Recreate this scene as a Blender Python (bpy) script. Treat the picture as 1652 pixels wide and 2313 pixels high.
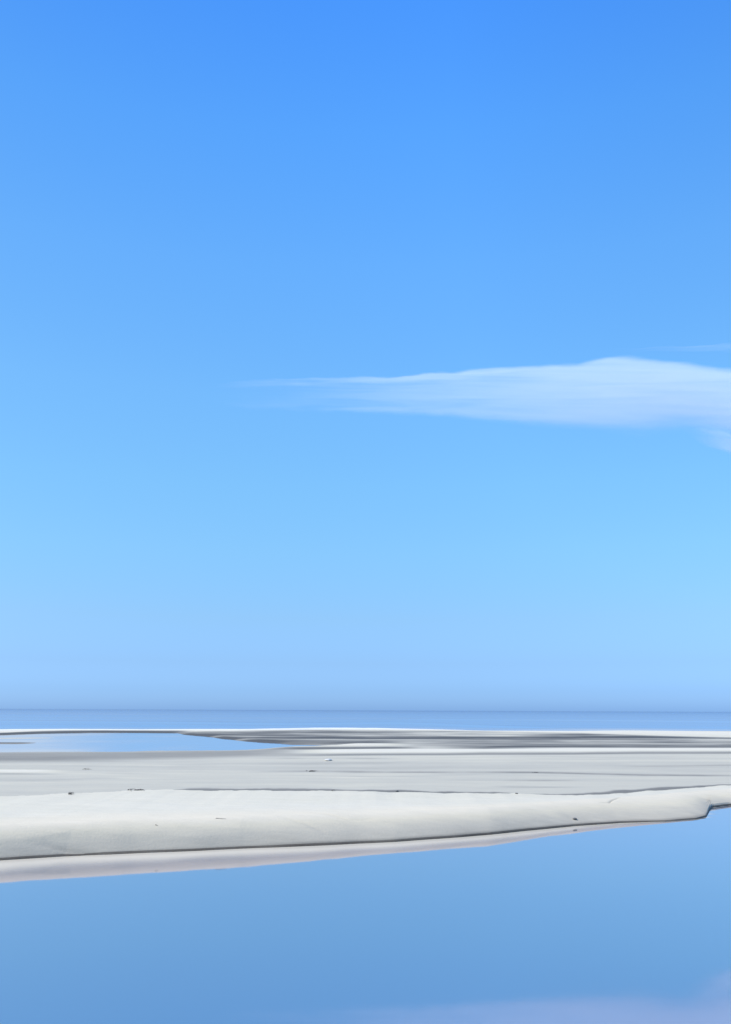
import bpy, bmesh, math, random
import numpy as np
R = math.radians
sc = bpy.context.scene
for o in list(bpy.data.objects):
    bpy.data.objects.remove(o)
random.seed(7)
COL = sc.collection

# ------------------------------------------------------------------ camera
H = 1.5                       # eye height above the still water, metres
F = 1800.0                    # focal length in photograph pixels (1652 wide)
cam = bpy.data.cameras.new('camera')
camo = bpy.data.objects.new('camera', cam)
COL.objects.link(camo)
camo.location = (0, 0, H)
camo.rotation_mode = 'XYZ'
camo.rotation_euler = (R(90), R(-0.24), 0)
cam.sensor_fit = 'HORIZONTAL'
cam.sensor_width = 36
cam.lens = 36 * F / 1652
cam.shift_y = 448 / 1652
cam.clip_start = 0.1
cam.clip_end = 60000
sc.camera = camo

# ------------------------------------------------------------------ sky and sun
SUN_EL, SUN_ROT = 52, -98    # sun to the left, slightly behind the camera
w = bpy.data.worlds.new('World')
sc.world = w
w.use_nodes = True
nt = w.node_tree
bg = nt.nodes['Background']
sk = nt.nodes.new('ShaderNodeTexSky')
sk.sky_type = 'NISHITA'
sk.sun_disc = False
sk.sun_elevation = R(SUN_EL)
sk.sun_rotation = R(SUN_ROT)
sk.altitude = 0
sk.air_density = 1
sk.dust_density = 0.8
sk.ozone_density = 2
tc = nt.nodes.new('ShaderNodeTexCoord')
sp = nt.nodes.new('ShaderNodeSeparateXYZ')
nt.links.new(tc.outputs['Generated'], sp.inputs[0])
rp = nt.nodes.new('ShaderNodeValToRGB')
nt.links.new(sp.outputs['Z'], rp.inputs[0])
TINT = [(0.0, (.50, .92, 2.0)), (.0247, (.446, .787, 1.624)), (.058, (.48, .746, 1.30)), (.1129, (.606, .868, 1.18)),
        (.1932, (.716, 1.108, 1.30)), (.2699, (.777, 1.276, 1.454)), (.3645, (.814, 1.407, 1.668)),
        (.4873, (.741, 1.464, 1.917)), (.5868, (.59, 1.406, 2.077)), (.6654, (.444, 1.248, 2.15)), (1.0, (.37, 1.18, 2.2))]
els = rp.color_ramp.elements
while len(els) > 1:
    els.remove(els[-1])
for i, (p, c) in enumerate(TINT):
    e = els[0] if i == 0 else els.new(p)
    e.position = p
    e.color = (c[0] / 2.5, c[1] / 2.5, c[2] / 2.5, 1)
mx = nt.nodes.new('ShaderNodeMix')
mx.data_type = 'RGBA'
mx.blend_type = 'MULTIPLY'
mx.inputs[0].default_value = 1
nt.links.new(sk.outputs[0], mx.inputs[6])
nt.links.new(rp.outputs[0], mx.inputs[7])
vm = nt.nodes.new('ShaderNodeVectorMath')
vm.operation = 'SCALE'
vm.inputs['Scale'].default_value = 2.5
nt.links.new(mx.outputs[2], vm.inputs[0])
# even out the sky from side to side towards the zenith
xz = nt.nodes.new('ShaderNodeMath'); xz.operation = 'MULTIPLY'
nt.links.new(sp.outputs['X'], xz.inputs[0]); nt.links.new(sp.outputs['Z'], xz.inputs[1])
x1 = nt.nodes.new('ShaderNodeMath'); x1.operation = 'MULTIPLY_ADD'
nt.links.new(xz.outputs[0], x1.inputs[0]); x1.inputs[1].default_value = 1.0; x1.inputs[2].default_value = 1.0
cl = nt.nodes.new('ShaderNodeClamp'); cl.inputs[1].default_value = .8; cl.inputs[2].default_value = 1.05
nt.links.new(x1.outputs[0], cl.inputs[0])
vm2 = nt.nodes.new('ShaderNodeVectorMath'); vm2.operation = 'SCALE'
nt.links.new(vm.outputs[0], vm2.inputs[0]); nt.links.new(cl.outputs[0], vm2.inputs['Scale'])
nt.links.new(vm2.outputs[0], bg.inputs[0])
bg.inputs[1].default_value = 0.1

sl = bpy.data.lights.new('sun', 'SUN')
sl.energy = 3.4
sl.angle = R(0.5)
sl.color = (1, .95, .87)
so = bpy.data.objects.new('sun', sl)
COL.objects.link(so)
from mathutils import Vector
sdir = Vector((math.sin(R(SUN_ROT)) * math.cos(R(SUN_EL)), math.cos(R(SUN_ROT)) * math.cos(R(SUN_EL)), math.sin(R(SUN_EL))))
so.rotation_euler = (-sdir).to_track_quat('-Z', 'Y').to_euler()
so.location = sdir * 50

sc.view_settings.view_transform = 'Standard'
sc.view_settings.look = 'None'
sc.view_settings.gamma = 1
sc.view_settings.use_curve_mapping = False
sc.view_settings.exposure = 0.6
sc.render.engine = 'CYCLES'
sc.cycles.volume_step_rate = 0.3
sc.cycles.volume_bounces = 2


# ------------------------------------------------------------------ helpers
def hor(x):
    return 1608 - 0.0042 * x


def world(x, y, z=0.0):
    """survey: photograph pixel lying at height z -> ground point"""
    Y = (H - z) * F / (y - hor(x))
    return (x - 826) / F * Y, Y


def extend(X, Y, near=5.0, far=200.0):
    s0 = float(np.clip((Y[1] - Y[0]) / max(.3, X[1] - X[0]), -.35, .35))
    s1 = float(np.clip((Y[-1] - Y[-2]) / max(.3, X[-1] - X[-2]), -.35, .35))
    X2 = np.concatenate([[X[0] - far, X[0] - near], X, [X[-1] + near, X[-1] + far]])
    Y2 = np.concatenate([[Y[0] - near * s0 - (far - near) * s0 * .1, Y[0] - near * s0], Y,
                         [Y[-1] + near * s1, Y[-1] + near * s1 + (far - near) * s1 * .1]])
    return X2, Y2


def curve(pts, z=0.0):
    """surveyed polyline -> function Y(X), carried on straight beyond its ends"""
    q = sorted(world(x, y, z) for x, y in pts)
    X = np.array([a for a, b in q]); Y = np.array([b for a, b in q])
    X, Y = extend(X, Y)
    return lambda x: np.interp(x, X, Y)


def span(pts, z=0.0):
    X = [world(x, y, z)[0] for x, y in pts]
    return min(X), max(X)


def sm(a, b, x):
    t = np.clip((x - a) / (b - a + 1e-9), 0, 1)
    return t * t * (3 - 2 * t)


_rng = np.random.RandomState(3)
_tab = _rng.rand(256, 256)


def noise(x, y):
    xi = np.floor(x).astype(int); yi = np.floor(y).astype(int)
    fx = x - xi; fy = y - yi
    fx = fx * fx * (3 - 2 * fx); fy = fy * fy * (3 - 2 * fy)
    a = _tab[xi % 256, yi % 256]; b = _tab[(xi + 1) % 256, yi % 256]
    c = _tab[xi % 256, (yi + 1) % 256]; d = _tab[(xi + 1) % 256, (yi + 1) % 256]
    return (a * (1 - fx) + b * fx) * (1 - fy) + (c * (1 - fx) + d * fx) * fy - .5


def fbm(x, y, n=4):
    s = 0; a = 1
    for i in range(n):
        s = s + a * noise(x * 2 ** i + 17.3 * i, y * 2 ** i + 9.1 * i); a *= .5
    return s


def grid_mesh(name, X, Y, Z, mat, attrs=None):
    nr, nc = X.shape
    me = bpy.data.meshes.new(name)
    co = np.stack([X, Y, Z], -1).reshape(-1, 3).astype(np.float32)
    i = np.arange(nr * nc).reshape(nr, nc)
    f = np.stack([i[:-1, :-1], i[:-1, 1:], i[1:, 1:], i[1:, :-1]], -1).reshape(-1, 4)
    me.vertices.add(len(co)); me.vertices.foreach_set('co', co.ravel())
    me.loops.add(f.size); me.loops.foreach_set('vertex_index', f.ravel().astype(np.int32))
    me.polygons.add(len(f))
    me.polygons.foreach_set('loop_start', np.arange(0, f.size, 4, dtype=np.int32))
    me.polygons.foreach_set('loop_total', np.full(len(f), 4, dtype=np.int32))
    me.polygons.foreach_set('use_smooth', np.ones(len(f), dtype=bool))
    me.update(calc_edges=True)
    for k, v in (attrs or {}).items():
        a = me.attributes.new(k, 'FLOAT', 'POINT')
        a.data.foreach_set('value', v.astype(np.float32).ravel())
    me.materials.append(mat)
    o = bpy.data.objects.new(name, me)
    COL.objects.link(o)
    return o


def structure(o):
    o['kind'] = 'structure'
    return o


def tag(o, label, cat, group=None):
    o['label'] = label; o['category'] = cat
    if group:
        o['group'] = group
    return o


def new_mat(name):
    m = bpy.data.materials.new(name)
    m.use_nodes = True
    t = m.node_tree
    return m, t, t.nodes, t.links, t.nodes['Principled BSDF']


def nnoise(N, L, vec, scale, detail=4, rough=.55, stretch=(1, 1, 1)):
    mp = N.new('ShaderNodeMapping'); mp.inputs['Scale'].default_value = stretch
    L.new(vec, mp.inputs[0])
    n = N.new('ShaderNodeTexNoise'); n.inputs['Scale'].default_value = scale
    n.inputs['Detail'].default_value = detail; n.inputs['Roughness'].default_value = rough
    L.new(mp.outputs[0], n.inputs[0])
    return n.outputs[0]


def nmath(N, L, op, a, b=None, clamp=False):
    n = N.new('ShaderNodeMath'); n.operation = op; n.use_clamp = clamp
    for i, v in enumerate((a, b)):
        if v is None:
            continue
        if isinstance(v, (int, float)):
            n.inputs[i].default_value = v
        else:
            L.new(v, n.inputs[i])
    return n.outputs[0]


# ------------------------------------------------------------------ materials
def sand_material():
    m, t, N, L, b = new_mat('sand')
    geo = N.new('ShaderNodeNewGeometry'); pos = geo.outputs['Position']
    wet = N.new('ShaderNodeAttribute'); wet.attribute_name = 'wet'
    sky_tint = N.new('ShaderNodeAttribute'); sky_tint.attribute_name = 'sky_tint'
    big = nnoise(N, L, pos, 1.1, 5, .6, (.35, 1.3, 1))
    streak = nnoise(N, L, pos, 5, 4, .6, (.22, 1.6, 2.5))
    fine = nnoise(N, L, pos, 38, 5, .65)
    wv = nmath(N, L, 'ADD', wet.outputs['Fac'], nmath(N, L, 'MULTIPLY', nmath(N, L, 'SUBTRACT', big, .5), .13))
    wv = nmath(N, L, 'ADD', wv, nmath(N, L, 'MULTIPLY', nmath(N, L, 'SUBTRACT', streak, .5), .17))
    wv = nmath(N, L, 'ADD', wv, nmath(N, L, 'MULTIPLY', nmath(N, L, 'SUBTRACT', fine, .5), .10), True)
    r = N.new('ShaderNodeValToRGB'); L.new(wv, r.inputs[0])
    st = [(0, (.60, .515, .385)), (.2, (.54, .462, .328)), (.4, (.42, .366, .276)), (.7, (.24, .208, .160)), (1, (.085, .070, .052))]
    e = r.color_ramp.elements
    e[0].position, e[0].color = 0, (*st[0][1], 1)
    e[1].position, e[1].color = 1, (*st[-1][1], 1)
    for p, c in st[1:-1]:
        x = e.new(p); x.color = (*c, 1)
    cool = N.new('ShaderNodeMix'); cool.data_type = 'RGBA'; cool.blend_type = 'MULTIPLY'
    L.new(sky_tint.outputs['Fac'], cool.inputs[0]); L.new(r.outputs[0], cool.inputs[6])
    cool.inputs[7].default_value = (.945, .98, 1.02, 1)  # bluer skylight on flat tops, painted into the sand colour
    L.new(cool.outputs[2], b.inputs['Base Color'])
    rr = N.new('ShaderNodeMapRange'); L.new(wv, rr.inputs[0])
    rr.inputs[3].default_value = .95; rr.inputs[4].default_value = .62
    L.new(rr.outputs[0], b.inputs['Roughness'])
    b.inputs['Specular IOR Level'].default_value = .12
    bp = N.new('ShaderNodeBump'); bp.inputs['Strength'].default_value = .35; bp.inputs['Distance'].default_value = .012
    hh = nmath(N, L, 'ADD', fine, nmath(N, L, 'MULTIPLY', streak, 1.5))
    L.new(hh, bp.inputs['Height']); L.new(bp.outputs[0], b.inputs['Normal'])
    return m


def water_material(name, a, bcoef, body, rip, strength, far=False, cap=.93, tint=(.97, .98, 1), shallow_or_mirror=False, gloss=.03, bottom=(.46, .42, .345)):
    """calm shallows: Fresnel mirror over the blue-grey body of the water"""
    m, t, N, L, b = new_mat(name)
    N.remove(b)
    geo = N.new('ShaderNodeNewGeometry'); pos = geo.outputs['Position']
    n1 = nnoise(N, L, pos, rip, 3, .5, (.3, 1, 1))
    n2 = nnoise(N, L, pos, rip * .13, 3, .5, (.3, 1, 1))
    bp = N.new('ShaderNodeBump'); bp.inputs['Strength'].default_value = strength; bp.inputs['Distance'].default_value = .02
    L.new(nmath(N, L, 'ADD', n1, nmath(N, L, 'MULTIPLY', n2, 4)), bp.inputs['Height'])
    fr = N.new('ShaderNodeFresnel'); fr.inputs['IOR'].default_value = 1.33
    L.new(bp.outputs[0], fr.inputs['Normal'])
    fac = nmath(N, L, 'MINIMUM', nmath(N, L, 'ADD', nmath(N, L, 'MULTIPLY', fr.outputs[0], bcoef), a), cap)
    di = N.new('ShaderNodeBsdfDiffuse')
    gl = N.new('ShaderNodeBsdfGlossy'); gl.inputs['Roughness'].default_value = gloss
    gl.inputs['Color'].default_value = (*tint, 1)
    L.new(bp.outputs[0], gl.inputs['Normal'])
    di.inputs['Color'].default_value = (*body, 1)
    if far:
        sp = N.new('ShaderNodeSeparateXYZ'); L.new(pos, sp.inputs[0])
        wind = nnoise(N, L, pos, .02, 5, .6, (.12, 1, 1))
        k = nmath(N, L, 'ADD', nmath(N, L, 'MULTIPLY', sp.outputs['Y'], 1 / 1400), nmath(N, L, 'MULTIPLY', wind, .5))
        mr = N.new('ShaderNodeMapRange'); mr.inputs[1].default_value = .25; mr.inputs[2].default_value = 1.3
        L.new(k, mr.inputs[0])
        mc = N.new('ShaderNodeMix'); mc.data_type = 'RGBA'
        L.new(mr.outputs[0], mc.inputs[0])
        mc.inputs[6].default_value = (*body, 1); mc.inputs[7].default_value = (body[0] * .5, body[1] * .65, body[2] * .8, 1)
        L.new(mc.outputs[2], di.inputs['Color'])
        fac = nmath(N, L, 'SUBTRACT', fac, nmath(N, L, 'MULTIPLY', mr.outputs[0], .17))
    if shallow_or_mirror:
        at = N.new('ShaderNodeAttribute'); at.attribute_name = 'shallow_or_mirror'
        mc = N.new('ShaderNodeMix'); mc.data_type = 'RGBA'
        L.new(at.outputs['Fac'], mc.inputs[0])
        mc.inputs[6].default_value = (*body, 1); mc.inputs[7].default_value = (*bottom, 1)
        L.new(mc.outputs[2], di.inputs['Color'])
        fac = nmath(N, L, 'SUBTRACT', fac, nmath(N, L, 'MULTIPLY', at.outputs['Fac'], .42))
    ms = N.new('ShaderNodeMixShader')
    L.new(fac, ms.inputs[0]); L.new(di.outputs[0], ms.inputs[1]); L.new(gl.outputs[0], ms.inputs[2])
    L.new(ms.outputs[0], N['Material Output'].inputs['Surface'])
    return m


def plain_material(name, col, rough=.7, var=.35, scale=30):
    m, t, N, L, b = new_mat(name)
    tcn = N.new('ShaderNodeTexCoord')
    n = nnoise(N, L, tcn.outputs['Object'], scale, 4)
    mc = N.new('ShaderNodeMix'); mc.data_type = 'RGBA'
    L.new(n, mc.inputs[0])
    mc.inputs[6].default_value = (*[c * (1 - var) for c in col], 1)
    mc.inputs[7].default_value = (*[min(1, c * (1 + var)) for c in col], 1)
    L.new(mc.outputs[2], b.inputs['Base Color'])
    b.inputs['Roughness'].default_value = rough
    return m


SAND = sand_material()

# ------------------------------------------------------------------ the sandbank, surveyed from the photograph
water_line = [(0, 1951), (145, 1941), (345, 1931), (550, 1919.5), (740, 1911), (895, 1902), (1040, 1890), (1110, 1883),
              (1195, 1874), (1298, 1863), (1402, 1855), (1505, 1850), (1575, 1844.5), (1598, 1839), (1606, 1822), (1612, 1818), (1652, 1813)]
W = curve(water_line)
W_OLD = curve(water_line[:-4] + [(1598, 1842), (1652, 1838.5)])      # edge of the bank before the right end was cut back
# crest: height and distance from the crest line and its mirror image in the lagoon
crest = []
for x, yc, ys in [(0, 1870, 2000), (276, 1857, 1981), (550, 1846, 1962), (826, 1836, 1932), (1100, 1820, 1908), (1300, 1806, 1875)]:
    a, b_ = yc - hor(x), ys - hor(x)
    D = 2 * H * F / (a + b_)
    crest.append(((x - 826) / F * D, D, H - a / F * D))
for x, yc, z in [(1480, 1792, .172), (1590, 1781, .145), (1652, 1777, .125)]:
    X, D = world(x, yc, z)
    crest.append((X, D, z))
cX = np.array([c[0] for c in crest]); cY = np.array([c[1] for c in crest]); cZ = np.array([c[2] for c in crest])
cZ = np.concatenate([[.34, .33], cZ, [.12, .12]])
cX, cY = extend(cX, cY)
ridge_px = [(0, 1805), (160, 1798), (250, 1794), (340, 1788.5), (400, 1788), (700, 1787), (900, 1787), (1100, 1790), (1250, 1792),
            (1350, 1794), (1400, 1791.5), (1500, 1782), (1590, 1775.5), (1652, 1772)]
rz = [(-20, .33), (-4, .31), (0, .29), (2.5, .24), (4, .2), (6, .155), (20, .13)]
RZx = np.array([a for a, b in rz]); RZz = np.array([b for a, b in rz])
rpts = []
for x, y in ridge_px:
    z = .28
    for _ in range(4):
        X, Y = world(x, y, z)
        z = float(np.interp(X, RZx, RZz))
    rpts.append((X, Y))
rX = np.array([a for a, b in rpts]); rY = np.array([b for a, b in rpts])
rX, rY = extend(rX, rY)

FLAT = .06


CREASES = [([(455, 1858), (500, 1857), (540, 1854), (575, 1851)], .325, .014, .25), ([(630, 1841), (690, 1843), (745, 1846)], .30, .010, .08),
           ([(60, 1868), (140, 1866), (230, 1864)], .33, .010, .07), ([(700, 1832), (790, 1836), (850, 1833)], .30, .010, .08),
           ([(1352, 1805), (1376, 1803), (1390, 1797), (1404, 1792)], .22, .016, .5), ([(960, 1822), (1060, 1818), (1120, 1813)], .26, .008, .06)]


def wobble(X):
    return .03 * fbm(X * 1.2, X * 0 + 4, 3)


def bank_height(X, Y):
    """height, wetness and painted skylight tint of the near bank"""
    wl = W(X) + wobble(X)
    c = np.interp(X, cX, cY); zc = np.interp(X, cX, cZ)
    r = np.interp(X, rX, rY) + .14 * fbm(X * 1.7, X * 0 + 8, 5) + .05 * noise(X * 14, X * 0 + 3)
    zr = np.interp(X, RZx, RZz) + .012 * fbm(X * 2.6, X * 0 + 2, 4)
    c = np.maximum(c, wl + .3); r = np.maximum(r, c + .5)
    ws = np.minimum(W_OLD(X) + wobble(X), wl)
    ws = wl - .22 * np.minimum(wl - ws, .5)
    t = np.clip((Y - ws) / (c - ws), 0, 1)
    scarp = .013 + .007 * noise(X * 1.5, X * 0 + 11)
    z = np.where(Y < wl, np.maximum(-.01 - (wl - Y) * .35, -.45), 0)
    slope = np.minimum(scarp + (zc - scarp) * (1 - (1 - t) ** 1.7), scarp * sm(0, .012, Y - wl) + np.maximum(Y - wl - .012, 0) * 1.0)
    z = np.where((Y >= wl) & (Y < c), slope, z)
    u = np.clip((Y - c) / (r - c), 0, 1)
    top = zc + (zr - zc) * (u * (2 - u))
    z = np.where((Y >= c) & (Y < r), top, z)
    drop = sm(0, .3, Y - r)
    z = np.where(Y >= r, zr + (FLAT - zr) * drop, z)
    onb = sm(0, .2, Y - wl) * (1 - sm(-.1, .4, Y - r))
    z = z + onb * (.014 * fbm(X * .8, Y * 1.6, 4) + .009 * fbm(X * 2, Y * 8, 3))
    # moisture climbing from the water's edge
    d = t
    wet = .40 * (1 - sm(.0, .95, d + .04 * fbm(X * .6, Y * 3, 3))) + .06
    wet = wet + .30 * (1 - sm(.0, .10, d))
    wet = np.where(Y < wl + .022, .95, wet)
    wet = wet + .07 * u * (Y > c)
    sky_tint = sm(.02, .3, (Y - c) / np.maximum(r - c, .1))
    # small creases and runnels on the crest
    for pts, zz, dep, tone in CREASES:
        f = curve(pts, zz)
        x0, x1 = span(pts, zz)
        q = np.clip((X - x0) / (x1 - x0), 0, 1)
        k = np.exp(-((Y - f(X) - .012 * noise(X * 9, X * 0 + zz * 90)) / (.016 + .012 * q)) ** 2) * np.sin(np.pi * q) ** .7
        z = z - dep * k
        wet = wet + tone * k
    # damp hollow behind the ridge, of uneven width
    land = r * (H - FLAT) / (H - zr)                # where the sight line over the rim lands
    hl = land - r + (.7 + 5.5 * fbm(X * .55, X * 0 + 21, 5) + 1.6 * sm(3.6, 4.2, X) - 5 * sm(5.4, 6.4, X)) * land ** 2 / (1.44 * F)
    wet = np.where(Y > r, .36 + .46 * (1 - sm(hl, hl + .3, Y - r)), wet)
    sky_tint = np.where(Y > r, 1, sky_tint)
    return z, wet, sky_tint


# ------------------------------------------------------------------ tidal flats beyond the bank
def band(X, Y, top, bot, soft=.25, fade=2.0):
    """weight of a strip between two surveyed lines (top = farther)"""
    ct, cb = curve(top, .04), curve(bot, .04)
    f, n = ct(X), cb(X)
    wd = np.maximum(f - n, .05)
    s = soft * wd
    k = sm(n - s, n + s, Y) * (1 - sm(f - s, f + s, Y))
    x0 = world(*top[0], .04)[0]; x1 = world(*top[-1], .04)[0]
    if top[0][0] > 5:
        k = k * sm(x0, x0 + fade, X)
    if top[-1][0] < 1645:
        k = k * (1 - sm(x1 - fade, x1, X))
    return k


def line(X, Y, pts, thick, soft=.5, fade=2.0):
    thick = thick * 1.2
    return band(X, Y, [(x, y - thick / 2) for x, y in pts], [(x, y + thick / 2) for x, y in pts], soft, fade)


POOL_TOP = [(0, 1668), (70, 1664.5), (200, 1660.5), (400, 1660), (430, 1664), (560, 1676), (660, 1683), (760, 1684)]
POOL_BOT = [(0, 1706), (150, 1704.5), (300, 1703), (450, 1699), (560, 1696), (660, 1690), (760, 1686.5)]
SEA_EDGE = [(0, 1658), (100, 1656), (300, 1655), (560, 1652.5), (700, 1650), (850, 1648), (1000, 1648), (1092, 1649.5),
            (1290, 1648.5), (1400, 1645.5), (1652, 1645)]
S = curve(SEA_EDGE)


def flats(X, Y):
    z = FLAT - .0006 * (Y - 14) + .012 * fbm(X * .25, Y * .35, 4) + 0 * X
    wet = .325 + .05 * fbm(X * .12, Y * .3, 4)
    sky_tint = np.ones_like(X)
    brk = .55 + .9 * fbm(X * .8, Y * .05, 4)

    def put(k, target, dz=0.0):
        nonlocal wet, z
        wet = wet + (target - wet) * np.clip(k, 0, 1)
        z = z + dz * np.clip(k, 0, 1)
    put(band(X, Y, [(0, 1790), (900, 1782), (1652, 1768)], [(0, 1812), (900, 1800), (1652, 1790)], .4), .36)
    put(band(X, Y, [(0, 1725), (800, 1720), (1652, 1715)], [(0, 1748), (800, 1745), (1652, 1744)], .3), .38)
    put(line(X, Y, [(540, 1747), (700, 1744.5), (826, 1745), (1092, 1744), (1200, 1743), (1300, 1744.5), (1450, 1747), (1652, 1746.5)], 3.0, .5) * np.clip(brk + .15, 0, 1), .7, -.008)
    put(line(X, Y, [(1360, 1729), (1500, 1726), (1652, 1723)], 2.6, .5), .52)
    put(line(X, Y, [(560, 1729), (700, 1727), (850, 1724), (1000, 1719)], 3, .6), .46)
    put(line(X, Y, [(0, 1751), (90, 1750.5), (185, 1752)], 5, .4, 1.2), .02, .012)
    put(line(X, Y, [(0, 1756.5), (100, 1756), (190, 1755)], 3, .5, 1.0), .52)
    put(line(X, Y, [(0, 1770), (120, 1770), (240, 1768)], 4, .6, 1.0), .45)
    put(line(X, Y, [(1092, 1777.5), (1300, 1777), (1380, 1777)], 3, .5, .6), .55)
    rr = np.random.RandomState(12)
    for _ in range(16):
        xa = rr.uniform(-100, 1500); ya = rr.uniform(1712, 1782); ln = rr.uniform(160, 520); sl_ = rr.uniform(-.006, .002)
        pts = [(xa + ln * q, ya + ln * q * sl_ + rr.uniform(-.8, .8)) for q in (0, .35, .7, 1)]
        put(line(X, Y, pts, rr.uniform(1.6, 2.8), .6, 1.2) * np.clip(brk, 0, 1), rr.choice([.5, .56, .24]))
    wet = wet + .10 * fbm(X * .35, Y * 1.5, 4) * (1 - sm(26, 34, Y))
    # damp apron of the tidal pool
    put(band(X, Y, [(0, 1706), (300, 1703), (560, 1697), (800, 1690)], [(0, 1728), (240, 1724), (560, 1713), (800, 1706)], .3, 4), .66)
    put(line(X, Y, [(0, 1722), (150, 1721), (330, 1717)], 7, .5, 3), .72)
    # spit: dark wet sand with streaks
    spit_top = [(395, 1658), (560, 1654), (740, 1650), (900, 1649), (1092, 1651), (1290, 1652), (1400, 1655), (1652, 1660)]
    spit_bot = [(395, 1660), (560, 1679), (740, 1684), (900, 1682), (1092, 1688), (1290, 1686), (1400, 1684), (1652, 1681)]
    put(band(X, Y, spit_top, spit_bot, .12, 1.5), .73, .035)
    put(line(X, Y, [(700, 1654), (900, 1653.5), (1092, 1656), (1290, 1657)], 5, .4, 5), .42, .02)
    put(line(X, Y, [(850, 1662), (1000, 1661.5), (1290, 1660)], 4, .4, 5), .32, .02)
    put(line(X, Y, [(1000, 1672.5), (1200, 1671.5), (1400, 1671), (1652, 1668)], 6, .4, 6), .5, .01)
    put(line(X, Y, [(540, 1666.5), (700, 1667.5), (900, 1667.5), (1092, 1666), (1290, 1664), (1450, 1661.5), (1600, 1659)], 4, .5, 4), .97, -.02)
    put(line(X, Y, [(395, 1660), (450, 1666), (560, 1675), (650, 1679.5), (800, 1679), (940, 1677)], 4.5, .4, 1.5), .95)
    put(line(X, Y, [(700, 1658.5), (800, 1658), (900, 1658)], 2.5, .5, 4), .85)
    put(line(X, Y, [(880, 1653), (1092, 1652), (1270, 1651.5)], 2.5, .5, 4), .85)
    put(line(X, Y, [(930, 1680.5), (1092, 1678.5), (1190, 1679), (1290, 1680)], 4, .5, 4), .9)
    put(line(X, Y, [(940, 1688), (1092, 1688), (1200, 1685), (1400, 1682.5), (1652, 1680.5)], 4, .5, 3), .92)
    reg = band(X, Y, spit_top, spit_bot, .15, 1.5)
    wet = wet + reg * (.75 * fbm(X * .10, Y * 1.1, 3) + .3 * fbm(X * .5, Y * .8 + 30, 3) + .05)
    # glint on the pool's tail painted in first, then bright dry bars
    put(line(X, Y, [(590, 1690), (660, 1687), (760, 1685), (900, 1683.5), (950, 1684)], 4, .4, 2), 0, .04)
    put(line(X, Y, [(560, 1697), (650, 1692.5), (750, 1691.5), (900, 1689.5), (980, 1688)], 4, .4, 2), .92)
    put(band(X, Y, [(620, 1697), (780, 1694.5), (900, 1692.5), (1092, 1692), (1290, 1688.5), (1652, 1685)],
             [(620, 1703), (780, 1703), (900, 1701), (1092, 1699), (1290, 1696), (1652, 1691.5)], .2, 3), -.06, .035)
    put(line(X, Y, [(560, 1711), (680, 1708), (850, 1705), (1000, 1703), (1092, 1701), (1300, 1699), (1450, 1696), (1652, 1694)], 3.6, .5, 3), .74, -.01)
    # pale rim towards the sea
    put(band(X, Y, [(0, 1652), (300, 1650), (560, 1648), (850, 1641), (1092, 1644), (1290, 1645), (1400, 1645), (1652, 1646)],
             [(0, 1664), (100, 1661), (300, 1657.5), (560, 1654), (700, 1651), (1092, 1651), (1290, 1653), (1652, 1657)], .2), .0, .03)
    put(line(X, Y, [(1290, 1657), (1420, 1655), (1500, 1656), (1652, 1657)], 5, .4, 6), .12, .02)
    put(line(X, Y, [(0, 1666), (70, 1662.5), (140, 1660), (240, 1658), (400, 1657.7), (450, 1659)], 4.6, .4, 1.5), 1.0)
    # tidal pool basin
    pt, pb = curve(POOL_TOP, .0), curve(POOL_BOT, .0)
    px1 = world(760, 1685)[0]
    ins = np.minimum(pt(X) - Y, Y - pb(X))
    ins = np.minimum(ins, (px1 - X) * 1.0)
    ins = ins + .75 * fbm(X * .55, Y * .25, 5)
    z = np.where(ins > -1.2, z + (-.05 - z) * sm(-1.2, 1.2, ins), z)
    bar = line(X, Y, [(0, 1673), (120, 1671.5), (260, 1670)], 2.5, .5, 4)
    z = z + .07 * bar; put(bar, .30)
    bar = line(X, Y, [(0, 1684), (80, 1683.5), (150, 1682)], 3.5, .5, 1.5)
    z = z + .085 * bar; put(bar, .9)
    # falls under the sea
    s = Y - S(X)
    z = z - sm(-1.5, 6, s) * .5
    return z, wet, sky_tint


def ground(X, Y):
    z1, w1, f1 = bank_height(X, Y)
    z2, w2, f2 = flats(X, Y)
    r = np.interp(X, rX, rY)
    k = sm(.35, .9, Y - r)
    kw = sm(2.2, 3.4, Y - r)
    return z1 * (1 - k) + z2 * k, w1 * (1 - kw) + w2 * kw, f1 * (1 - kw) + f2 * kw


def rows(y0, y1, fac, mn):
    out = [y0]
    while out[-1] < y1:
        out.append(out[-1] + max(mn, fac * out[-1] ** 2 / (H * 797)))
    return np.array(out)


U = np.concatenate([np.linspace(-1.8, -.62, 60, endpoint=False), np.linspace(-.62, .62, 800), np.linspace(.62, 1.8, 61)[1:]])
yw = np.full(len(U), 9.0)
for _ in range(60):
    yw = .5 * yw + .5 * (W(U * yw) + wobble(U * yw))
near = np.concatenate([np.linspace(-2.0, -.12, 12)[:-1], np.linspace(-.12, -.02, 6)[:-1], np.linspace(-.02, .08, 26)[:-1], np.linspace(.08, .4, 24)[:-1]])
far_d = rows(.4 + 9, 90.0, .33, .016) - 9
dd = np.concatenate([near, far_d])
ys = np.full(len(U), 9.0)
for _ in range(60):
    ys = .5 * ys + .5 * (W_OLD(U * ys) + wobble(U * ys))
kk = sm(.1, 3.0, dd)[:, None]
YY = yw[None, :] * (1 - kk) + np.minimum(ys, yw)[None, :] * kk + dd[:, None]
XX = U[None, :] * YY
ZZ, WW, FF = ground(XX, YY)
structure(grid_mesh('sandbank', XX, YY, ZZ, SAND, {'wet': WW, 'sky_tint': FF}))
print('ground verts', XX.size)


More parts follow.
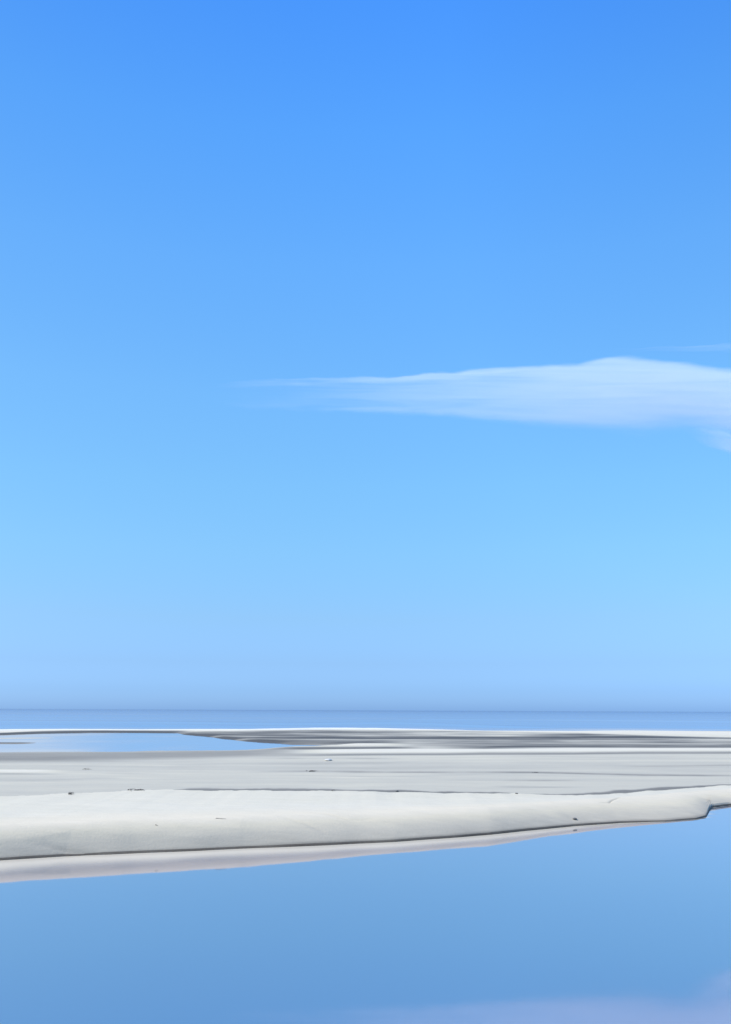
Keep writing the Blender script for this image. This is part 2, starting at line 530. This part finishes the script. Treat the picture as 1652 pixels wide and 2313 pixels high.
def ground_hit(x, y):
    """distance along the sight line of a surveyed pixel to the sand"""
    Y = np.arange(6, 60, .01)
    s = (y - hor(x)) / F
    X = (x - 826) / F * Y
    z = ground(X, Y)[0]
    below = (H - s * Y) <= z
    i = int(np.argmax(below))
    return X[i], Y[i], z[i]


# ------------------------------------------------------------------ waters
def flat_sheet(name, x0, x1, y0, y1, z, mat, n=2):
    X, Y = np.meshgrid(np.linspace(x0, x1, n), np.linspace(y0, y1, n))
    return structure(grid_mesh(name, X, Y, np.full_like(X, z), mat))


flat_sheet('seabed', -20000, 20000, -300, 40000, -.6, SAND)
LAG = water_material('lagoon_water', .52, .80, (.06, .11, .16), 2.2, .010, tint=(.905, .835, .868), shallow_or_mirror=True, bottom=(.60, .53, .405), gloss=.045)  # bottom tone here brightens the bank's painted mirror strip
POOLM = water_material('pool_water', .30, .72, (.12, .22, .34), 1.2, .05, cap=.9, tint=(.95, .93, .92), shallow_or_mirror=True)
SEAM = water_material('sea_water', .22, .70, (.03, .11, .24), .8, .4, far=True, cap=.88, shallow_or_mirror=True)
X, Y = np.meshgrid(np.linspace(-60, 60, 601), np.concatenate([np.linspace(-3, 6, 12)[:-1], np.linspace(6, 14.2, 180)]))
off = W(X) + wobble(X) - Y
wid = np.interp(X, [-8, -3.6, 0, 2, 3, 4.4, 8], [1.0, .95, .62, .48, .22, .03, .02]) * (1 + .5 * fbm(X * .7, X * 0 + 40, 4))  # width of the bank's reflection, whose pale tone is painted into the water
structure(grid_mesh('lagoon', X, Y, np.zeros_like(X), LAG, {'shallow_or_mirror': (1 - sm(.25 * wid, 1.15 * wid, off))}))
X, Y = np.meshgrid(np.linspace(-90, 25, 231), np.linspace(22, 56, 120))
sh = 1 - sm(-.42, -.22, X / Y + .12 * fbm(X * .3, Y * .12, 4))
sh = np.clip(sh * .9 + .25 * fbm(X * .15, Y * .35, 4), 0, 1)
structure(grid_mesh('tidal_pool', X, Y, np.zeros_like(X), POOLM, {'shallow_or_mirror': sh}))
# the shore the photographer stands on, behind the picture
X, Y = np.meshgrid(np.linspace(-40, 40, 160), np.linspace(-40, 1.6, 90))
Z = np.minimum(.45, (1.0 - Y) * .12) + .02 * fbm(X * .5, Y * .5, 4)
structure(grid_mesh('shore', X, Y, Z, SAND, {'wet': np.clip(.5 - Z, .1, .6), 'sky_tint': np.zeros_like(Z)}))

# sea with low swells running in
sy = [44.0]
while sy[-1] < 30000:
    sy.append(sy[-1] * 1.012 if sy[-1] < 400 else sy[-1] * 1.06)
us = np.linspace(-2.2, 2.2, 260)
UU, YY = np.meshgrid(us, np.array(sy))
XX = UU * YY
amp = (1 - sm(150, 500, YY))
ZZ = .012 * amp * fbm(XX * .05, YY * .25, 3)
crests = [[(0, 1647), (300, 1646), (370, 1644), (430, 1644), (600, 1645.5), (800, 1645)],
          [(650, 1636), (770, 1634), (900, 1632), (1000, 1634.5), (1092, 1638), (1250, 1640)],
          [(1150, 1646), (1390, 1643.5), (1600, 1643), (1652, 1643.5)],
          [(0, 1636), (400, 1635), (700, 1637)], [(900, 1624), (1300, 1623), (1652, 1624)]]
for k, c in enumerate(crests):
    f = curve(c)
    x0, x1 = span(c)
    env = (sm(x0 - 3, x0 + 6, XX) if c[0][0] > 5 else 1) * ((1 - sm(x1 - 6, x1 + 3, XX)) if c[-1][0] < 1645 else 1)
    d = (YY - f(XX)) / (1.2 + .03 * YY)
    ZZ = ZZ + (.11, .07, .09, .06, .08)[k] * env * np.exp(-d * d)
# keep the sea under the sand on the landward side
ZZ = ZZ - .06 * (1 - sm(-3.5, -1, YY - S(XX)))
sh = (1 - sm(0, 9 + 5 * fbm(XX * .06, XX * 0 + 31, 3) + 6 * sm(-8, 8, XX), YY - S(XX))) * (.55 + .5 * fbm(XX * .05, YY * .3, 3))
sh = sh + .42 * fbm(XX / YY * 3.0, np.log(YY) * 9, 4) + .10
structure(grid_mesh('sea', XX, YY, ZZ, SEAM, {'shallow_or_mirror': np.clip(sh, 0, 1)}))

# foam of the last thin wash along the sea's edge
FOAM = plain_material('foam', (.66, .62, .54), .6, .08, 1.5)
ft = curve([(0, 1655), (100, 1653.5), (300, 1652.5), (560, 1650.5), (700, 1646.5), (850, 1644), (1000, 1644), (1120, 1646)])
fb = curve([(0, 1660), (100, 1657.5), (300, 1655.5), (560, 1652.5), (700, 1648.5), (850, 1647.5), (1000, 1646.5), (1120, 1646.3)])
xs = np.linspace(-60, world(1110, 1646)[0], 420)
v = np.linspace(0, 1, 7)
VV, XS = np.meshgrid(v, xs, indexing='ij')
n_, f_ = fb(XS), ft(XS)
n_ = n_ + .5 * fbm(XS * .4, XS * 0 + 5, 3); f_ = f_ + 1.6 * fbm(XS * .22, XS * 0 + 9, 4)
tp_ = 1 - sm(xs[-1] - 14, xs[-1], XS)
YS = n_ + (np.maximum(f_, n_ + .15) - n_) * VV * (.1 + .9 * tp_)
ZS = .03 + .035 * np.sin(VV * math.pi) ** .7 - .10 * ((VV == 0) | (VV == 1)) - .07 * (1 - tp_) + .015 * fbm(XS * .8, YS * .8, 3)
fo = grid_mesh('foam', XS, YS, ZS, FOAM)
fo['kind'] = 'stuff'


LEAN = .41      # the cloud sheets climb towards the horizon side
# ------------------------------------------------------------------ clouds: volumes two to three kilometres off
def cloud(name, pts, dist, depth, density, label, streak=(1 / 420, 1 / 1500, 1 / 26), seed=0.0, gap=.35, taper=.12, warp=30):
    """pts: (x, top, bottom) in photograph pixels, at 'dist' metres"""
    P = np.array(pts, float)
    fx = np.linspace(P[0, 0], P[-1, 0], 90)
    top = np.interp(fx, P[:, 0], P[:, 1]); bot = np.interp(fx, P[:, 0], P[:, 2])
    ker = np.ones(3) / 3
    top[1:-1] = np.convolve(top, ker, 'valid'); bot[1:-1] = np.convolve(bot, ker, 'valid')
    Xw = (fx - 826) / F * dist
    zt = H + (hor(fx) - top) / F * dist; zb = H + (hor(fx) - bot) / F * dist
    mid = (zt + zb) / 2; half = np.maximum((zt - zb) / 2, 2.0)
    ns = 28
    bm = bmesh.new()
    rings = []
    for i in range(len(fx)):
        e = min(1, min(i, len(fx) - 1 - i) / 10 + .12)
        ring = []
        for j in range(ns):
            a = 2 * math.pi * j / ns
            ring.append(bm.verts.new((Xw[i] - Xw[0], math.copysign(abs(math.cos(a)) ** .45, math.cos(a)) * depth * (half[i] / half.max()) ** .5, mid[i] - mid[0] + LEAN * math.copysign(abs(math.cos(a)) ** .45, math.cos(a)) * depth * (half[i] / half.max()) ** .5 + math.copysign(abs(math.sin(a)) ** .8, math.sin(a)) * half[i] * 1.15)))
        rings.append(ring)
    for i in range(len(fx) - 1):
        for j in range(ns):
            bm.faces.new((rings[i][j], rings[i + 1][j], rings[i + 1][(j + 1) % ns], rings[i][(j + 1) % ns]))
    bm.faces.new(rings[0]); bm.faces.new(list(reversed(rings[-1])))
    bmesh.ops.recalc_face_normals(bm, faces=bm.faces)
    me = bpy.data.meshes.new(name); bm.to_mesh(me); bm.free()
    m = bpy.data.materials.new(name + '_vapour'); m.use_nodes = True
    t = m.node_tree; N, L = t.nodes, t.links
    N.remove(N['Principled BSDF'])
    tcn = N.new('ShaderNodeTexCoord'); ob = tcn.outputs['Object']
    s = N.new('ShaderNodeSeparateXYZ'); L.new(ob, s.inputs[0])
    Lx = Xw[-1] - Xw[0]
    xn = nmath(N, L, 'DIVIDE', s.outputs['X'], float(Lx))

    def fcurve(vals, lo, hi):
        fc = N.new('ShaderNodeFloatCurve')
        c = fc.mapping.curves[0]
        idx = np.linspace(0, len(vals) - 1, 45).astype(int)
        c.points[0].location = (0, (vals[0] - lo) / (hi - lo)); c.points[1].location = (1, (vals[-1] - lo) / (hi - lo))
        for q in idx[1:-1]:
            c.points.new(q / (len(vals) - 1), (vals[q] - lo) / (hi - lo))
        for pnt in c.points:
            pnt.handle_type = 'VECTOR'
        fc.mapping.update()
        L.new(xn, fc.inputs['Value'])
        mr = N.new('ShaderNodeMapRange'); L.new(fc.outputs[0], mr.inputs[0])
        mr.inputs[3].default_value = lo; mr.inputs[4].default_value = hi
        return mr.outputs[0]
    mr_ = mid - mid[0]
    cm = fcurve(mr_, float(mr_.min()) - 1, float(mr_.max()) + 1)
    ch = fcurve(half, 0.0, float(half.max()) + 1)
    # noise streaked along the wind
    n1 = N.new('ShaderNodeTexNoise'); n1.noise_dimensions = '4D'; n1.inputs['W'].default_value = seed
    mp = N.new('ShaderNodeMapping'); mp.inputs['Scale'].default_value = streak
    sk_ = N.new('ShaderNodeCombineXYZ'); L.new(s.outputs['X'], sk_.inputs[0]); L.new(s.outputs['Y'], sk_.inputs[1])
    L.new(nmath(N, L, 'SUBTRACT', s.outputs['Z'], nmath(N, L, 'MULTIPLY', s.outputs['Y'], LEAN)), sk_.inputs[2])
    L.new(sk_.outputs[0], mp.inputs[0]); L.new(mp.outputs[0], n1.inputs['Vector'])
    n1.inputs['Scale'].default_value = 1; n1.inputs['Detail'].default_value = 5; n1.inputs['Roughness'].default_value = .55
    n1.inputs['Distortion'].default_value = .6
    wv = nmath(N, L, 'MULTIPLY', nmath(N, L, 'SUBTRACT', n1.outputs[0], .5), float(warp))
    n2 = N.new('ShaderNodeTexNoise'); n2.inputs['Scale'].default_value = 1 / 55; n2.inputs['Detail'].default_value = 4
    mp2 = N.new('ShaderNodeMapping'); mp2.inputs['Scale'].default_value = (.55, .25, 1)
    L.new(sk_.outputs[0], mp2.inputs[0]); L.new(mp2.outputs[0], n2.inputs['Vector'])
    wv = nmath(N, L, 'ADD', wv, nmath(N, L, 'MULTIPLY', nmath(N, L, 'SUBTRACT', n2.outputs[0], .5), float(warp) * .9))
    v = nmath(N, L, 'DIVIDE', nmath(N, L, 'ADD', nmath(N, L, 'SUBTRACT', nmath(N, L, 'SUBTRACT', s.outputs['Z'], nmath(N, L, 'MULTIPLY', s.outputs['Y'], LEAN)), cm), wv), ch)
    # firm upper edge, feathery lower edge
    up = N.new('ShaderNodeMapRange'); up.interpolation_type = 'SMOOTHSTEP'; L.new(v, up.inputs[0])
    up.inputs[1].default_value = 1.0; up.inputs[2].default_value = .85; up.inputs[3].default_value = 0; up.inputs[4].default_value = 1
    lo = N.new('ShaderNodeMapRange'); lo.interpolation_type = 'SMOOTHSTEP'; L.new(v, lo.inputs[0])
    lo.inputs[1].default_value = -1.0; lo.inputs[2].default_value = -.35
    st = N.new('ShaderNodeMapRange'); L.new(n1.outputs[0], st.inputs[0])
    st.inputs[1].default_value = gap; st.inputs[2].default_value = gap + .25
    body = fcurve(np.clip((np.arange(90) / 89 - taper) / .5, 0, 1), 0.0, 1.0)   # denser towards the thick end
    rim = N.new('ShaderNodeMapRange'); rim.interpolation_type = 'SMOOTHSTEP'
    L.new(nmath(N, L, 'ABSOLUTE', v), rim.inputs[0])
    rim.inputs[1].default_value = .4; rim.inputs[2].default_value = .75; rim.inputs[3].default_value = .25; rim.inputs[4].default_value = 1
    fil = nmath(N, L, 'MULTIPLY', nmath(N, L, 'ADD', st.outputs[0], .35), rim.outputs[0])
    mxf = N.new('ShaderNodeMix'); mxf.data_type = 'FLOAT'
    L.new(body, mxf.inputs[0]); L.new(fil, mxf.inputs[2])
    L.new(nmath(N, L, 'ADD', .72, nmath(N, L, 'MULTIPLY', st.outputs[0], .35)), mxf.inputs[3])
    fil = mxf.outputs[0]
    ends = N.new('ShaderNodeMapRange'); ends.interpolation_type = 'SMOOTHSTEP'; L.new(xn, ends.inputs[0])
    ends.inputs[1].default_value = 0; ends.inputs[2].default_value = .34
    d = nmath(N, L, 'MULTIPLY', nmath(N, L, 'MULTIPLY', up.outputs[0], lo.outputs[0]), nmath(N, L, 'MULTIPLY', fil, ends.outputs[0]))
    d = nmath(N, L, 'MULTIPLY', d, float(density))
    pv = N.new('ShaderNodeVolumePrincipled')
    pv.inputs['Color'].default_value = (.98, .985, 1, 1)
    pv.inputs['Anisotropy'].default_value = .1
    L.new(d, pv.inputs['Density'])
    L.new(pv.outputs[0], N['Material Output'].inputs['Volume'])
    me.materials.append(m)
    o = bpy.data.objects.new(name, me)
    COL.objects.link(o)
    o.location = (Xw[0], dist, mid[0])
    tag(o, label, 'cloud', 'wispy clouds in the blue sky')
    return o


cloud('cloud', [(440, 880, 900), (540, 858, 930), (700, 852, 934), (850, 850, 936), (1000, 836, 944), (1150, 822, 960), (1250, 816, 970), (1310, 817, 974), (1338, 808, 976),
                (1368, 792, 978), (1400, 797, 980), (1440, 798, 984), (1500, 811, 974), (1550, 810, 966), (1600, 822, 970), (1652, 824, 990), (1800, 838, 1000), (2000, 850, 990), (2200, 880, 960)],
      2600, 150, .0036, 'long white wispy cloud, thick at right, drawn out into thin fibres to the left', seed=1.3)
cloud('cloud', [(1340, 783, 789), (1480, 777, 790), (1652, 768, 790), (1850, 762, 790), (2000, 770, 782)],
      2900, 120, .0006, 'faint thin cloud streak just above the thick end of the long cloud', seed=4.1, gap=.3)
cloud('cloud', [(1535, 940, 955), (1570, 948, 978), (1610, 962, 1006), (1652, 980, 1022), (1750, 1010, 1056), (1850, 1050, 1080)],
      2500, 120, .0034, 'short slanting wisp hanging below the right end of the long cloud', seed=7.7, gap=.3, warp=10)

# ------------------------------------------------------------------ small things lying on the sand
STONE = plain_material('dark_stone', (.12, .108, .09), .6)
WEED = plain_material('dry_seaweed', (.055, .045, .035), .8)
SHELLM = plain_material('shell', (.56, .51, .43), .4, .12)
WOOD = plain_material('driftwood', (.16, .12, .085), .8)


def stone(name, x, y, wx, wy, hz, mat, label, cat, group=None, seed=0):
    X, Y, Z = ground_hit(x, y)
    k = Y / F
    bm = bmesh.new()
    bmesh.ops.create_icosphere(bm, subdivisions=3, radius=1)
    rr = random.Random(seed)
    ph = [rr.uniform(0, 6) for _ in range(6)]
    for q in bm.verts:
        c = q.co
        s = 1 + .14 * math.sin(3 * c.x + ph[0]) * math.cos(2.4 * c.y + ph[1]) + .08 * math.sin(6 * c.z + ph[2] + 4 * c.x)
        q.co = Vector((c.x * s * wx * k / 2, c.y * s * wy * k / 2, c.z * s * hz * k / 2 + hz * k * .3))
    me = bpy.data.meshes.new(name); bm.to_mesh(me); bm.free()
    for p in me.polygons:
        p.use_smooth = True
    me.materials.append(mat)
    o = bpy.data.objects.new(name, me); COL.objects.link(o)
    o.location = (X, Y, Z)
    tag(o, label, cat, group)
    return o


def strands(name, x, y, wide, n, label, cat, group=None, seed=0, mat=None, thick=.004, rise=.02, wig=.35):
    """a clump of tangled weed ribbons; wide in photograph pixels"""
    X, Y, Z = ground_hit(x, y)
    rr = random.Random(seed)
    L_ = wide * Y / F
    bm = bmesh.new()
    for i in range(n):
        px, py = rr.gauss(0, L_ * .22), rr.gauss(0, .05)
        ang = rr.gauss(0, wig * 1.2); ln = L_ * rr.uniform(.35, .8) / 7
        prev = None
        px -= math.cos(ang) * ln * 3.5
        h0 = rr.uniform(.2, 1) * rise
        for s in range(8):
            th = thick * (1 - .09 * s) * rr.uniform(.8, 1.2)
            zz = h0 * math.sin(math.pi * (s + .4) / 8) + thick
            gz = float(ground(np.array([X + px]), np.array([Y + py]))[0][0]) - Z
            ring = []
            for j in range(5):
                a = 2 * math.pi * j / 5
                ring.append(bm.verts.new((px - math.sin(ang) * math.cos(a) * th * 1.6, py + math.cos(ang) * math.cos(a) * th * 1.6, gz + zz + math.sin(a) * th)))
            if prev:
                for j in range(5):
                    bm.faces.new((prev[j], ring[j], ring[(j + 1) % 5], prev[(j + 1) % 5]))
            else:
                bm.faces.new(list(reversed(ring)))
            prev = ring
            ang += rr.gauss(0, wig)
            px += math.cos(ang) * ln; py += math.sin(ang) * ln
        bm.faces.new(prev)
    bmesh.ops.recalc_face_normals(bm, faces=bm.faces)
    me = bpy.data.meshes.new(name); bm.to_mesh(me); bm.free()
    for p in me.polygons:
        p.use_smooth = True
    me.materials.append(mat or WEED)
    o = bpy.data.objects.new(name, me); COL.objects.link(o)
    o.location = (X, Y, Z)
    tag(o, label, cat, group)
    return o


stone('pebble', 1300, 1847, 10, 9, 4.5, STONE, 'small dark pebble alone on the smooth slope just above the water, mirrored below it', 'pebble', seed=1)
stone('pebble', 898, 1788, 7, 7, 4, STONE, 'small dark pebble on the rim of the sandbank near the middle of the beach', 'pebble', seed=2)
stone('pebble', 1168, 1790.5, 6, 6, 3, STONE, 'tiny dark pebble on the rim of the sandbank towards the right', 'pebble', seed=3)
stone('shell', 742, 1719, 18, 30, 5, SHELLM, 'pale shell lying by itself on the grey flats behind the sandbank', 'shell', seed=4)
G = 'seaweed scraps along the rim of the sandbank'
strands('seaweed', 318, 1790, 46, 8, 'longest dark scrap of seaweed on the rim where the sandbank steps up at left', 'seaweed', G, 5)
strands('seaweed', 165, 1799, 22, 7, 'small dark scrap of seaweed on the rim nearest the left edge', 'seaweed', G, 6)
strands('seaweed', 755, 1787.5, 18, 3, 'thin scrap of seaweed on the rim left of the small dark pebble', 'seaweed', G, 7)
G2 = 'seaweed scraps on the grey flats'
strands('seaweed', 1212, 1743, 16, 6, 'dark scrap of seaweed on the thin dark line across the flats at right', 'seaweed', G2, 8)
strands('seaweed', 710, 1744, 28, 7, 'dark scrap of seaweed on the thin dark line in the middle of the flats', 'seaweed', G2, 9, thick=.006)
strands('seaweed', 198, 1744, 18, 5, 'faint scrap of seaweed on the grey flats at far left', 'seaweed', G2, 10)
strands('driftwood_twig', 510, 1856, 40, 1, 'thin dark twig lying along the bright crest of the sandbank', 'twig', None, 11, WOOD, .003, .004, .07)
strands('driftwood_twig', 360, 1872, 18, 1, 'short brown twig on the slope below the crest at left', 'twig', None, 12, WOOD, .003, .004, .1)
